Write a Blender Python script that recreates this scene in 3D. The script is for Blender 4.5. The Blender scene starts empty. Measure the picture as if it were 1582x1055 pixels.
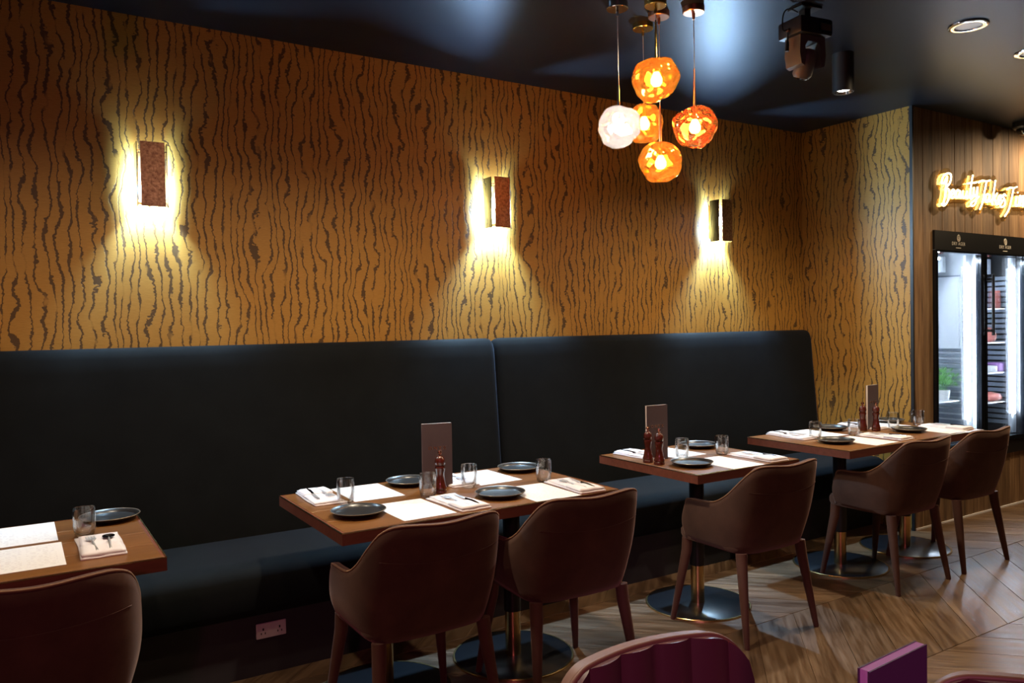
import bpy, bmesh, math, random
import numpy as np
from mathutils import Vector, Matrix, noise as mnoise

random.seed(7)
S = bpy.context.scene
C = S.collection
PI = math.pi

# ------------------------------------------------------------------ camera
FPX, YAW, PITCH, ROLL, CAMH = 1223.761, 32.235, 1.186, -0.961, 1.439
def cam_axes():
    y, p, r = map(math.radians, (YAW, PITCH, ROLL))
    F = Vector((math.sin(y)*math.cos(p), math.cos(y)*math.cos(p), -math.sin(p)))
    R = Vector((math.cos(y), -math.sin(y), 0)); U = R.cross(F)
    return F, math.cos(r)*R + math.sin(r)*U, -math.sin(r)*R + math.cos(r)*U
CF, CR, CU = cam_axes()
cd = bpy.data.cameras.new('camera'); cam = bpy.data.objects.new('camera', cd); C.objects.link(cam)
cd.sensor_width = 36; cd.lens = FPX*36/1582; cd.clip_start = .05
cam.matrix_world = Matrix(((CR.x, CU.x, -CF.x, 0), (CR.y, CU.y, -CF.y, 0), (CR.z, CU.z, -CF.z, CAMH), (0, 0, 0, 1)))
S.camera = cam
def at(x, y, ax, v):                       # photo pixel -> point on the plane axis=v
    d = CF + CR*((x-791)/FPX) + CU*((527.5-y)/FPX); o = Vector((0, 0, CAMH))
    return o + d*((v-o[ax])/d[ax])

# ------------------------------------------------------------------ world, exposure, room lights
w = bpy.data.worlds.new('world'); S.world = w; w.use_nodes = True
w.node_tree.nodes['Background'].inputs[0].default_value = (.5, .45, .5, 1)
w.node_tree.nodes['Background'].inputs[1].default_value = .004
S.view_settings.view_transform = 'Standard'; S.view_settings.look = 'None'
S.view_settings.gamma = 1; S.view_settings.use_curve_mapping = False
S.view_settings.exposure = 0.0

WARM = (1, .72, .42); COOL = (.42, .70, 1.0)
def spot(name, loc, target, power, col, angle, blend=.5, size=.03, parent=None):
    l = bpy.data.lights.new(name, 'SPOT'); l.energy = power; l.color = col
    l.spot_size = math.radians(angle); l.spot_blend = blend; l.shadow_soft_size = size
    o = bpy.data.objects.new(name, l); C.objects.link(o)
    o.rotation_euler = (Vector(target)-Vector(loc)).to_track_quat('-Z', 'Y').to_euler()
    if parent: o.parent = parent; loc = Vector(loc)-parent.location
    o.location = loc
    return o
def point(name, loc, power, col, size=.03, parent=None):
    l = bpy.data.lights.new(name, 'POINT'); l.energy = power; l.color = col; l.shadow_soft_size = size
    o = bpy.data.objects.new(name, l); C.objects.link(o)
    if parent: o.parent = parent; loc = Vector(loc)-parent.location
    o.location = loc
    return o
# coloured stage wash from the room behind the camera
spot('stage_wash_light', (-1.6, -2.6, 2.6), (1.1, 2.4, .6), 115, (1, .20, .40), 62, .8, .12)
spot('stage_accent_light', (-1.3, -1.7, 2.5), (1.05, .85, .85), 120, (1, .45, .80), 15, .7, .06)

# ------------------------------------------------------------------ helpers
def obj(name, bm, mat=None, parent=None, smooth=False, kind=None):
    me = bpy.data.meshes.new(name); bmesh.ops.recalc_face_normals(bm, faces=bm.faces); bm.to_mesh(me); bm.free()
    if smooth:
        me.polygons.foreach_set('use_smooth', [True]*len(me.polygons))
        if smooth != 'all': me.set_sharp_from_angle(angle=math.radians(38))
    o = bpy.data.objects.new(name, me); C.objects.link(o)
    if mat: me.materials.append(mat)
    if parent: o.parent = parent
    if kind: o['kind'] = kind
    return o
def tag(o, label, cat, group=None):
    o['label'] = label; o['category'] = cat
    if group: o['group'] = group
    return o
def thing(name, label, cat, loc=(0, 0, 0), rz=0, group=None):
    o = bpy.data.objects.new(name, None); C.objects.link(o); o.empty_display_size = .05
    o.location = loc; o.rotation_euler = (0, 0, rz)
    return tag(o, label, cat, group)
def copy_tree(o, parent=None):
    c = o.copy(); C.objects.link(c); c.parent = parent
    for ch in list(o.children): copy_tree(ch, c)
    return c
class Proto:                                # first use moves the original, later uses copy it
    def __init__(s, root): s.root = root; s.used = False
    def put(s, loc, rz, label, cat, group):
        o = copy_tree(s.root) if s.used else s.root
        s.used = True; o.location = loc; o.rotation_euler = (0, 0, rz)
        return tag(o, label, cat, group)

def box(bm, x0, x1, y0, y1, z0, z1, bev=0, seg=2):
    r = bmesh.ops.create_cube(bm, size=1)
    for v in r['verts']: v.co = Vector(((x0+x1)/2+v.co.x*(x1-x0), (y0+y1)/2+v.co.y*(y1-y0), (z0+z1)/2+v.co.z*(z1-z0)))
    if bev:
        es = list({e for v in r['verts'] for e in v.link_edges})
        bmesh.ops.bevel(bm, geom=es, offset=bev, segments=seg, affect='EDGES', profile=.5)
    return bm
def B(*a, **k): return box(bmesh.new(), *a, **k)
def lathe(bm, prof, n=32, c=(0, 0, 0)):
    rings = []
    for r, z in prof:
        if r < 1e-6: rings.append([bm.verts.new((c[0], c[1], c[2]+z))])
        else: rings.append([bm.verts.new((c[0]+r*math.cos(2*PI*i/n), c[1]+r*math.sin(2*PI*i/n), c[2]+z)) for i in range(n)])
    for a, b in zip(rings, rings[1:]):
        for i in range(n):
            j = (i+1) % n
            if len(a) == 1 and len(b) == 1: continue
            if len(a) == 1: bm.faces.new((a[0], b[i], b[j]))
            elif len(b) == 1: bm.faces.new((a[i], a[j], b[0]))
            else: bm.faces.new((a[i], a[j], b[j], b[i]))
    return bm
def L(prof, n=32, c=(0, 0, 0)): return lathe(bmesh.new(), prof, n, c)
def tube(bm, pts, r, n=8, cap=True):
    pts = [Vector(p) for p in pts]; k = len(pts)
    rs = r if isinstance(r, (list, tuple)) else [r]*k
    rings = []; ref = None
    for i, p in enumerate(pts):
        t = (pts[min(i+1, k-1)]-pts[max(i-1, 0)]).normalized()
        if ref is None: ref = t.orthogonal()
        ref = (ref-t*ref.dot(t)).normalized(); b = t.cross(ref)
        rings.append([bm.verts.new(p+rs[i]*(math.cos(2*PI*j/n)*ref+math.sin(2*PI*j/n)*b)) for j in range(n)])
    for a, b in zip(rings, rings[1:]):
        for j in range(n): bm.faces.new((a[j], a[(j+1) % n], b[(j+1) % n], b[j]))
    if cap: bm.faces.new(rings[0][::-1]); bm.faces.new(rings[-1])
    return bm
def T(*a, **k): return tube(bmesh.new(), *a, **k)
def catmull(P, m=6, closed=False):
    P = [Vector(p) for p in P]; out = []; n = len(P)
    for i in range(n-1):
        p0, p1, p2, p3 = P[max(i-1, 0)], P[i], P[i+1], P[min(i+2, n-1)]
        for k in range(m):
            t = k/m
            out.append(.5*((2*p1)+(p2-p0)*t+(2*p0-5*p1+4*p2-p3)*t*t+(3*p1-p0-3*p2+p3)*t**3))
    return out+[P[-1]]
def extr(bm, sections):                      # loft equal-length closed loops, cap both ends
    R = [[bm.verts.new(p) for p in s] for s in sections]; n = len(R[0])
    for a, b in zip(R, R[1:]):
        for i in range(n): bm.faces.new((a[i], a[(i+1) % n], b[(i+1) % n], b[i]))
    bm.faces.new(R[0][::-1]); bm.faces.new(R[-1])
    return bm
def prism(bm, poly, axis, a, b):             # 2D polygon extruded along an axis (0,1,2)
    def P(p, t): q = list(p); q.insert(axis, t); return q
    return extr(bm, [[P(p, a) for p in poly], [P(p, b) for p in poly]])
def text(name, body, size, mat, parent, loc, rot, depth=.0006, space=1.0, align='CENTER'):
    cu = bpy.data.curves.new(name, 'FONT'); cu.body = body; cu.size = size; cu.extrude = depth
    cu.align_x = align; cu.align_y = 'CENTER'; cu.space_character = space; cu.resolution_u = 2
    tmp = bpy.data.objects.new(name+'_tmp', cu); C.objects.link(tmp)
    dg = bpy.context.evaluated_depsgraph_get()
    me = bpy.data.meshes.new_from_object(tmp.evaluated_get(dg))
    bpy.data.objects.remove(tmp); bpy.data.curves.remove(cu)
    me.materials.clear(); me.materials.append(mat)
    o = bpy.data.objects.new(name, me); C.objects.link(o); o.location = loc; o.rotation_euler = rot
    if parent: o.parent = parent
    return o

# ------------------------------------------------------------------ materials
def mat(name, col=(.5, .5, .5), rough=.5, metal=0, **kw):
    m = bpy.data.materials.new(name); m.use_nodes = True; b = m.node_tree.nodes['Principled BSDF']
    b.inputs['Base Color'].default_value = (*col, 1); b.inputs['Roughness'].default_value = rough; b.inputs['Metallic'].default_value = metal
    for k, v in kw.items():
        i = b.inputs[k.replace('_', ' ')]
        i.default_value = (*v, 1) if isinstance(v, tuple) else v
    return m
class N:                                     # tiny node-graph builder
    def __init__(s, m): s.m = m; s.t = m.node_tree; s.b = s.t.nodes['Principled BSDF']
    def n(s, typ, **kw):
        x = s.t.nodes.new(typ)
        for k, v in kw.items(): setattr(x, k, v)
        return x
    def put(s, sock, v):
        if isinstance(v, (int, float)): sock.default_value = v
        elif isinstance(v, tuple): sock.default_value = v if len(v) == len(sock.default_value) else (*v, 1)
        else: s.t.links.new(v, sock)
    def math(s, op, a, b=0.0, c=None):
        x = s.n('ShaderNodeMath', operation=op); s.put(x.inputs[0], a); s.put(x.inputs[1], b)
        if c is not None: s.put(x.inputs[2], c)
        return x.outputs[0]
    def xyz(s, kind='Object'):
        tc = s.n('ShaderNodeTexCoord'); sp = s.n('ShaderNodeSeparateXYZ'); s.t.links.new(tc.outputs[kind], sp.inputs[0])
        return sp.outputs
    def vec(s, x, y, z=0.0):
        c = s.n('ShaderNodeCombineXYZ'); s.put(c.inputs[0], x); s.put(c.inputs[1], y); s.put(c.inputs[2], z); return c.outputs[0]
    def noise(s, v, scale=1, detail=2, rough=.5):
        x = s.n('ShaderNodeTexNoise'); s.t.links.new(v, x.inputs['Vector']); x.inputs['Scale'].default_value = scale
        x.inputs['Detail'].default_value = detail; x.inputs['Roughness'].default_value = rough; return x.outputs[0]
    def ramp(s, f, stops):
        r = s.n('ShaderNodeValToRGB'); s.put(r.inputs[0], f); e = r.color_ramp.elements
        while len(e) < len(stops): e.new(.5)
        for el, (p, c) in zip(e, stops): el.position = p; el.color = (*c, 1)
        return r.outputs[0]
    def rng(s, f, a, b, c=0.0, d=1.0):
        x = s.n('ShaderNodeMapRange', interpolation_type='SMOOTHSTEP'); s.put(x.inputs[0], f)
        for i, v in enumerate((a, b, c, d)): s.put(x.inputs[i+1], v)
        return x.outputs[0]
    def mix(s, f, a, b, mode='MIX'):
        x = s.n('ShaderNodeMix', data_type='RGBA', blend_type=mode); s.put(x.inputs[0], f); s.put(x.inputs[6], a); s.put(x.inputs[7], b); return x.outputs[2]
    def color(s, v): s.put(s.b.inputs['Base Color'], v)
    def rough(s, v): s.put(s.b.inputs['Roughness'], v)
    def bump(s, h, strength=.3, dist=.002):
        x = s.n('ShaderNodeBump'); x.inputs['Strength'].default_value = strength; x.inputs['Distance'].default_value = dist
        s.put(x.inputs['Height'], h); s.t.links.new(x.outputs[0], s.b.inputs['Normal'])
    def rnd(s): return s.n('ShaderNodeObjectInfo').outputs['Random']

def wallpaper():
    m = mat('wallpaper', rough=.55, Specular_IOR_Level=.3); g = N(m); x, y, z = g.xyz()
    u = g.math('SUBTRACT', x, y)
    def nz(su, sv, amp, off=0, det=1):
        f = g.noise(g.vec(g.math('MULTIPLY', u, su), g.math('MULTIPLY', z, sv), off), 1, det)
        return g.math('MULTIPLY', g.math('SUBTRACT', f, .5), amp)
    s = g.math('MULTIPLY', u, 25.0)
    for a in (nz(6, 2.4, 3.5), nz(16, 10.5, 1.3, 4.2), nz(60, 80, .42, 9.1)): s = g.math('ADD', s, a)
    d = g.math('ABSOLUTE', g.math('SUBTRACT', g.math('FRACT', s), .5))
    wv = g.math('MINIMUM', g.math('ADD', nz(20, 9, .34, 17, 2), .115), .155)
    line = g.rng(g.math('SUBTRACT', d, g.math('SUBTRACT', .5, wv)), -.02, .03)
    line = g.math('MULTIPLY', line, g.rng(g.noise(g.vec(g.math('MULTIPLY', u, 16), g.math('MULTIPLY', z, 6), 31.0), 1, 2), .33, .42, .15, 1.0))
    fine = g.noise(g.vec(g.math('MULTIPLY', u, 30), g.math('MULTIPLY', z, 420)), 1, 2)
    base = g.ramp(fine, [(.3, (.315, .153, .024)), (.7, (.40, .200, .037))])
    g.color(g.mix(line, base, (.085, .043, .013)))
    g.bump(g.math('SUBTRACT', 1, line), .35, .003)
    return m
def wood(name, stops, axis=0, stretch=9, scale=26, rough=.45, vary=.35, bump=.15, rough_var=0):
    m = mat(name, rough=rough); g = N(m); p = g.xyz()
    r = g.rnd(); off = g.math('MULTIPLY', r, 37.0)
    c = [g.math('ADD', g.math('MULTIPLY', p[i], (scale/stretch if i == axis else scale)), off) for i in range(3)]
    f1 = g.noise(g.vec(*c), 1, 5, .62)
    c2 = [g.math('ADD', g.math('MULTIPLY', p[i], (1.6 if i == axis else 9)), off) for i in range(3)]
    f2 = g.noise(g.vec(*c2), 1, 2)
    f = g.math('ADD', g.math('MULTIPLY', f1, .65), g.math('MULTIPLY', f2, .35))
    col = g.ramp(f, stops)
    if vary: col = g.mix(1.0, col, g.ramp(r, [(0, (1-vary,)*3), (1, (1+.0,)*3)]), 'MULTIPLY')
    g.color(col)
    if rough_var: g.rough(g.rng(f1, .3, .7, rough-rough_var, rough+rough_var))
    g.bump(f1, bump, .002)
    return m
def velvet(name, col, sheen, tint, rough=.85, mott=.5):
    m = mat(name, col, rough, Sheen_Weight=sheen, Sheen_Roughness=.4, Sheen_Tint=tint, Specular_IOR_Level=.15); g = N(m)
    tc = g.n('ShaderNodeTexCoord').outputs['Object']
    f = g.noise(tc, 7, 4, .6)
    g.color(g.ramp(f, [(.3, tuple(c*(1-mott*.5) for c in col)), (.7, tuple(c*(1+mott*.5) for c in col))]))
    g.bump(g.noise(tc, 600, 1), .15, .001)
    return m
def emit(name, col, strength):
    m = mat(name, (0, 0, 0), .5); b = m.node_tree.nodes['Principled BSDF']
    b.inputs['Emission Color'].default_value = (*col, 1); b.inputs['Emission Strength'].default_value = strength
    return m
def clear(name, tint=(.95, .97, .97), gloss=.9, power=.5, minr=.04, rough=.02, gcol=(1, 1, 1)):
    m = bpy.data.materials.new(name); m.use_nodes = True; t = m.node_tree; t.nodes.clear()
    out = t.nodes.new('ShaderNodeOutputMaterial'); mx = t.nodes.new('ShaderNodeMixShader')
    tr = t.nodes.new('ShaderNodeBsdfTransparent'); tr.inputs[0].default_value = (*tint, 1)
    gl = t.nodes.new('ShaderNodeBsdfGlossy'); gl.inputs[0].default_value = (*gcol, 1); gl.inputs['Roughness'].default_value = rough
    lw = t.nodes.new('ShaderNodeLayerWeight'); lw.inputs[0].default_value = power
    mr = t.nodes.new('ShaderNodeMapRange'); mr.inputs[3].default_value = minr; mr.inputs[4].default_value = gloss
    t.links.new(lw.outputs['Fresnel'], mr.inputs[0]); t.links.new(mr.outputs[0], mx.inputs[0])
    t.links.new(tr.outputs[0], mx.inputs[1]); t.links.new(gl.outputs[0], mx.inputs[2]); t.links.new(mx.outputs[0], out.inputs[0])
    return m
def metal_glass(name, tint, gcol, refl, transl=.4, bump=.3):
    m = clear(name, tint, .85, .35, refl, .08, gcol); t = m.node_tree
    bp = t.nodes.new('ShaderNodeBump'); bp.inputs['Strength'].default_value = bump; bp.inputs['Distance'].default_value = .02
    nz = t.nodes.new('ShaderNodeTexNoise'); nz.inputs['Scale'].default_value = 12; nz.inputs['Detail'].default_value = 1
    tc = t.nodes.new('ShaderNodeTexCoord'); t.links.new(tc.outputs['Object'], nz.inputs['Vector']); t.links.new(nz.outputs[0], bp.inputs['Height'])
    gl = next(n for n in t.nodes if n.type == 'BSDF_GLOSSY'); t.links.new(bp.outputs[0], gl.inputs['Normal'])
    tr = next(n for n in t.nodes if n.type == 'BSDF_TRANSPARENT'); mx = next(n for n in t.nodes if n.type == 'MIX_SHADER')
    tl = t.nodes.new('ShaderNodeBsdfTranslucent'); tl.inputs[0].default_value = (*tint, 1); m2 = t.nodes.new('ShaderNodeMixShader'); m2.inputs[0].default_value = transl
    t.links.new(tr.outputs[0], m2.inputs[1]); t.links.new(tl.outputs[0], m2.inputs[2]); t.links.new(m2.outputs[0], mx.inputs[1])
    return m

M = dict(
 paper=wallpaper(),
 ceiling=mat('dark_blue_black_ceiling_paint', (.012, .0135, .017), .40, Specular_IOR_Level=.17, Specular_Tint=(.16, .34, 1.0)),
 dark=mat('dark_paint', (.02, .018, .02), .7), black=mat('black_metal', (.008, .008, .009), .35),
 black_gloss=mat('black_gloss', (.006, .007, .009), .12), rubber=mat('black_plastic', (.012, .012, .013), .5),
 floorwood=wood('floor_plank_wood', [(.30, (.045, .024, .012)), (.45, (.135, .075, .036)), (.57, (.21, .125, .065)), (.75, (.31, .21, .125))], 0, 12, 42, .38, .4, .3, .10),
 barn=wood('barn_wood', [(.30, (.045, .022, .010)), (.42, (.18, .095, .040)), (.55, (.30, .17, .075)), (.72, (.46, .30, .15))], 2, 18, 46, .7, .45, .5),
 tabletop=wood('table_wood', [(.25, (.13, .050, .014)), (.5, (.22, .090, .024)), (.75, (.32, .140, .042))], 0, 10, 40, .3, .18, .06),
 edge=wood('table_edge_wood', [(.25, (.13, .036, .020)), (.5, (.19, .056, .030)), (.75, (.25, .08, .044))], 0, 10, 40, .4, .1, .06),
 bench=velvet('navy_black_velvet', (.0042, .0050, .0052), .16, (.28, .36, .52), .85),
 chair=velvet('brown_velvet', (.088, .046, .032), .34, (.8, .55, .45), .85, .4),
 chairleg=velvet('brown_leg_wrap', (.11, .055, .038), .2, (.8, .5, .4), .6, .15),
 piping=velvet('tan_piping', (.20, .105, .06), .4, (.9, .6, .4), .7, .1),
 brass=mat('brass', (.80, .55, .25), .25, 1), copper=mat('copper', (.62, .30, .18), .3, 1), chrome=mat('chrome', (.75, .75, .75), .15, 1),
 gold=mat('gold_metal', (.85, .58, .16), .2, 1), steel=mat('steel', (.72, .72, .72), .35, .65), darksteel=mat('dark_mirror_steel', (.10, .10, .11), .15, 1),
 disc=mat('base_disc_black', (.010, .012, .016), .30, Coat_Weight=.25, Coat_Roughness=.15),
 plate=mat('charcoal_plate', (.016, .0145, .013), .32, Specular_IOR_Level=.7), platerim=mat('plate_rim', (.30, .24, .18), .35, .4),
 napkin=mat('napkin_cloth', (.80, .74, .74), .9), white=mat('white_paper', (.85, .83, .80), .8),
 glass=clear('clear_glass', (.97, .98, .98), .7, .35, .03), mill=mat('mahogany_mill', (.075, .012, .006), .18, Coat_Weight=.7),
 millknob=mat('copper_mill_knob', (.85, .42, .24), .2, 1),
 menu=mat('brown_menu_card', (.075, .045, .045), .6), menupage=mat('menu_pages', (.75, .62, .52), .8), foil=mat('copper_foil', (.85, .45, .25), .3, 1),
 lilaclitpage=mat('violet_lit_menu_pages', (.70, .32, .66), .7), purplecard=mat('purple_menu_card', (.10, .03, .10), .5),  # lilac puts the violet stage light into the page colour
 plum=mat('plum_leather', (.105, .028, .042), .38), tan=mat('tan_leather_rim', (.22, .10, .06), .5),
 greymetal=mat('grey_fixture_plastic', (.11, .10, .085), .45), socket=mat('socket_plate', (.62, .58, .55), .45),
 pane=clear('fridge_glass', (.93, .97, 1), .6, .5, .03), frost=mat('white_enamel', (.75, .8, .85), .35),
 slat=mat('grey_steel_liner', (.30, .34, .40), .4, .3), led=emit('led_strip', (.80, .88, 1), 170), bulb=emit('warm_bulb', (1, .66, .28), 55), bulbwhite=emit('white_bulb', (1, .93, .86), 45),
 sconcebulb=emit('sconce_bulb', (.80, .90, 1), 50), neon=emit('neon_tube', (1, .76, .38), 12), downled=emit('downlight_led', (1, .93, .82), 26),
 acrylic=clear('acrylic_plate', (.97, .95, .88), .6, .3, .02, .08, (1, .85, .5)), logo=mat('logo_print', (.75, .7, .62), .5, Emission_Color=(.8, .75, .65), Emission_Strength=.0),
 leaf=mat('plant_leaf', (.10, .30, .06), .5), pot=mat('white_pot', (.7, .7, .68), .5), red=mat('red_jar', (.22, .045, .03), .35), meat=mat('pink_meat', (.45, .13, .10), .45), purple=mat('violet_pack', (.30, .14, .38), .5),
)
def copper_plate():
    m = mat('hammered_copper', (.45, .22, .14), .38, 1); g = N(m); tc = g.n('ShaderNodeTexCoord').outputs['Object']
    f = g.noise(tc, 90, 3, .6); g.color(g.ramp(f, [(.3, (.22, .10, .07)), (.7, (.55, .30, .20))])); g.bump(f, .5, .002); return m
M['hammered'] = copper_plate()
def placemat_mat():
    m = mat('placemat_print', (.86, .84, .82), .75); g = N(m); x, y, z = g.xyz()
    row = g.math('FRACT', g.math('MULTIPLY', y, 85.0)); ln = g.rng(row, .45, .55)
    word = g.rng(g.noise(g.vec(g.math('MULTIPLY', x, 60), g.math('FLOOR', g.math('MULTIPLY', y, 85.0))), 1, 1), .48, .56)
    inx = g.math('MULTIPLY', g.math('LESS_THAN', g.math('ABSOLUTE', x), .088), g.math('LESS_THAN', g.math('ABSOLUTE', y), .13))
    colm = g.math('GREATER_THAN', g.math('ABSOLUTE', x), .006)
    f = g.math('MULTIPLY', g.math('MULTIPLY', ln, word), g.math('MULTIPLY', inx, colm))
    g.color(g.mix(g.math('MULTIPLY', f, .30), (.86, .84, .82), (.45, .38, .42))); return m
M['placemat'] = placemat_mat()
M['globe_gold'] = metal_glass('gold_mirrored_glass', (1, .56, .14), (1, .58, .15), .30, .11, .55)
M['globe_copper'] = metal_glass('copper_mirrored_glass', (1, .50, .20), (1, .48, .24), .45, .08, .45)
M['globe_clear'] = metal_glass('silver_mirrored_glass', (.98, .95, .93), (1, .97, .95), .16, .14)

# ------------------------------------------------------------------ room shell
H, YW, XR, YP = 2.865, 3.948, 5.131, 3.074
XL, YF, XE = -2.6, -4.2, 9.2
def struct(name, bm, m, label=None):
    o = obj(name, bm, m); o['kind'] = 'structure'
    if label: o['label'] = label
    return o
floor = struct('floor', B(XL, XE, YF, YW+.1, -.12, -.004), M['floorwood'], 'brown wooden chevron plank floor')
struct('ceiling', B(XL, XE, YF, YW+.1, H, H+.1), M['ceiling'], 'dark blue-black painted ceiling')
struct('wall_back', B(XL, XR+.1, YW, YW+.1, 0, H), M['paper'], 'gold wallpaper wall with dark wavy vertical strokes')
struct('wall_return', B(XR, XR+.06, YP+.012, YW, 0, H), M['paper'], 'short wallpapered return wall at the far end of the bench')
FX0, FX1, FZ0, FZ1 = 5.378, 6.665, .405, 2.046
bm = bmesh.new()
box(bm, XR+.06, FX0, YP+.02, YP+.1, 0, H); box(bm, FX0, FX1, YP+.02, YP+.1, 0, FZ0); box(bm, FX0, FX1, YP+.02, YP+.1, FZ1, H); box(bm, FX1, XE, YP+.02, YP+.1, 0, H)
wall_r = struct('wall_right', bm, M['dark'], 'weathered wooden board wall around the display fridge')
struct('trim_1', B(XR-.002, XR+.012, YP-.006, YP+.014, 0, H), M['rubber'], 'black corner strip between wallpaper and boards')
struct('wall_left', B(XL-.1, XL, YF, YW+.1, 0, H), M['dark']); struct('wall_front', B(XL, XE, YF-.1, YF, 0, H), M['dark'])
struct('wall_end', B(XE, XE+.1, YF, YW+.1, 0, H), M['dark'])
# vertical weathered boards
edges = [XR+.018, 5.262, FX0]
def board(x0, x1, z0, z1):
    d = random.uniform(0, .006)
    o = obj('board', B(x0+.0012-(x0+x1)/2, x1-.0012-(x0+x1)/2, -.010, .010-d*.2, -(z1-z0)/2, (z1-z0)/2, bev=.0018, seg=1), M['barn'], wall_r)
    o.location = ((x0+x1)/2, YP+.010+d*.6, (z0+z1)/2)
for a, b in zip(edges, edges[1:]): board(a, b, 0.0, H)
xs = [FX0, 5.50, 5.66, 5.79, 5.885, 6.03, 6.18, 6.30, 6.415, 6.56, FX1]
for a, b in zip(xs, xs[1:]): board(a, b, FZ1, H); board(a, b, 0, FZ0)
x = FX1
while x < 8.6: b = x+random.choice((.12, .15, .18)); board(x, b, 0, H); x = b
struct('baseboard_right', B(XR+.02, XE, YP-.006, YP, 0, .012), M['white'], 'thin pale sealant strip at the foot of the board wall')

# chevron floor: bands .655 deep, planks at 45 degrees
BH, PW = .655, .272
def plank_mesh(sgn):
    g = .0011; bm = bmesh.new(); t = []
    for z, i in ((-.012, 0), (-.0015, 0), (0, .0012)):
        gg = g+i
        pts = [(gg, gg), (PW-gg, gg), (PW-gg+sgn*(BH-gg), BH-gg), (gg+sgn*(BH-gg), BH-gg)]
        t.append([(px, py-BH/2, z) for px, py in pts])
    extr(bm, t); return bm
pm = []
for sgn in (1, -1):
    o = obj('plank', plank_mesh(sgn), None, floor); pm.append(o)
# plank grain follows the plank: 45 degree wood
def floor_mat(sgn):
    m = M['floorwood'].copy(); m.name = 'floor_plank_wood_%s' % ('a' if sgn > 0 else 'b'); t = m.node_tree
    tc = next(n for n in t.nodes if n.type == 'TEX_COORD'); sp = next(n for n in t.nodes if n.type == 'SEPXYZ')
    mp = t.nodes.new('ShaderNodeMapping'); mp.inputs['Rotation'].default_value = (0, 0, -sgn*PI/4 if sgn > 0 else PI/4)
    t.links.new(tc.outputs['Object'], mp.inputs[0]); t.links.new(mp.outputs[0], sp.inputs[0]); return m
for o, s_ in zip(pm, (1, -1)): o.data.materials.append(floor_mat(s_))
used = [False, False]
for band in range(-2, 3):
    y0 = 1.89+band*BH; k = 0 if band % 2 == 0 else 1; sgn = 1 if k == 0 else -1
    xa = -1.9 if y0 < 2.5 else -.6
    i = 0
    while True:
        x0 = 3.372-PW*19+i*PW + (0 if k == 0 else BH) - (0 if sgn > 0 else 0); i += 1
        mid = x0+sgn*BH/2
        if mid > 7.6: break
        if mid < xa-.3: continue
        if y0 > 3.1 and mid > XR: break
        o = pm[k] if not used[k] else pm[k].copy()
        if used[k]: C.objects.link(o)
        used[k] = True
        o.location = (x0, y0+BH/2, 0)

# ------------------------------------------------------------------ banquette
bench = thing('banquette_bench', 'long navy-black velvet banquette bench with high back along wallpapered wall', 'bench')
prof = [(3.946, .42), (3.946, 1.33), (3.938, 1.354), (3.920, 1.366), (3.898, 1.364), (3.878, 1.350), (3.866, 1.322), (3.858, 1.26), (3.846, 1.10), (3.828, .90), (3.806, .66), (3.790, .48), (3.79, .42)]
def back(x0, x1, r0, r1):
    def sec(x, d): return [(x, min(3.946, y+(d if y < 3.94 else 0)), z-(d if z > 1.2 else 0)) for y, z in prof]
    xs = [(x0, .03*r0), (x0+.006, .016*r0), (x0+.018, .006*r0), (x0+.04, 0)]
    n = max(4, int((x1-x0)/.3)); xs += [(x0+.04+(x1-x0-.08)*i/n, 0) for i in range(1, n)]
    xs += [(x1-.04, 0), (x1-.018, .006*r1), (x1-.006, .016*r1), (x1, .03*r1)]
    return obj('backrest', extr(bmesh.new(), [sec(a, b) for a, b in xs]), M['bench'], bench, True)
back(XL+.02, 2.330, 0, 1); back(2.336, XR-.004, 1, .5)
sp = [(3.80, .27), (3.80, .468), (3.60, .475), (3.40, .474), (3.33, .468), (3.292, .452), (3.275, .425), (3.270, .39), (3.272, .30), (3.284, .272), (3.30, .265)]
obj('seat_cushion', prism(bmesh.new(), sp, 0, XL+.02, XR-.004), M['bench'], bench, True)
obj('plinth', B(XL+.02, XR-.004, 3.335, 3.93, 0, .27), M['dark'], bench)
obj('seat_back_filler', B(XL+.03, XR-.006, 3.78, 3.94, .25, .43), M['dark'], bench)
sk = thing('power_socket', 'white double power socket low on the bench plinth', 'socket', (.885, 3.3345, .185))
obj('faceplate', B(-.062, .062, -.010, 0, -.032, .032, bev=.004), M['socket'], sk)
for s in (-1, 1):
    g = bmesh.new()
    box(g, s*.034-.003, s*.034+.003, -.0108, -.009, .002, .012); box(g, s*.034-.010, s*.034-.006, -.0108, -.009, -.014, -.006); box(g, s*.034+.006, s*.034+.010, -.0108, -.009, -.014, -.006)
    obj('socket_holes', g, M['black'], sk)
obj('switch', B(-.006, .006, -.013, -.009, .006, .020, bev=.002), M['socket'], sk)

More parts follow.
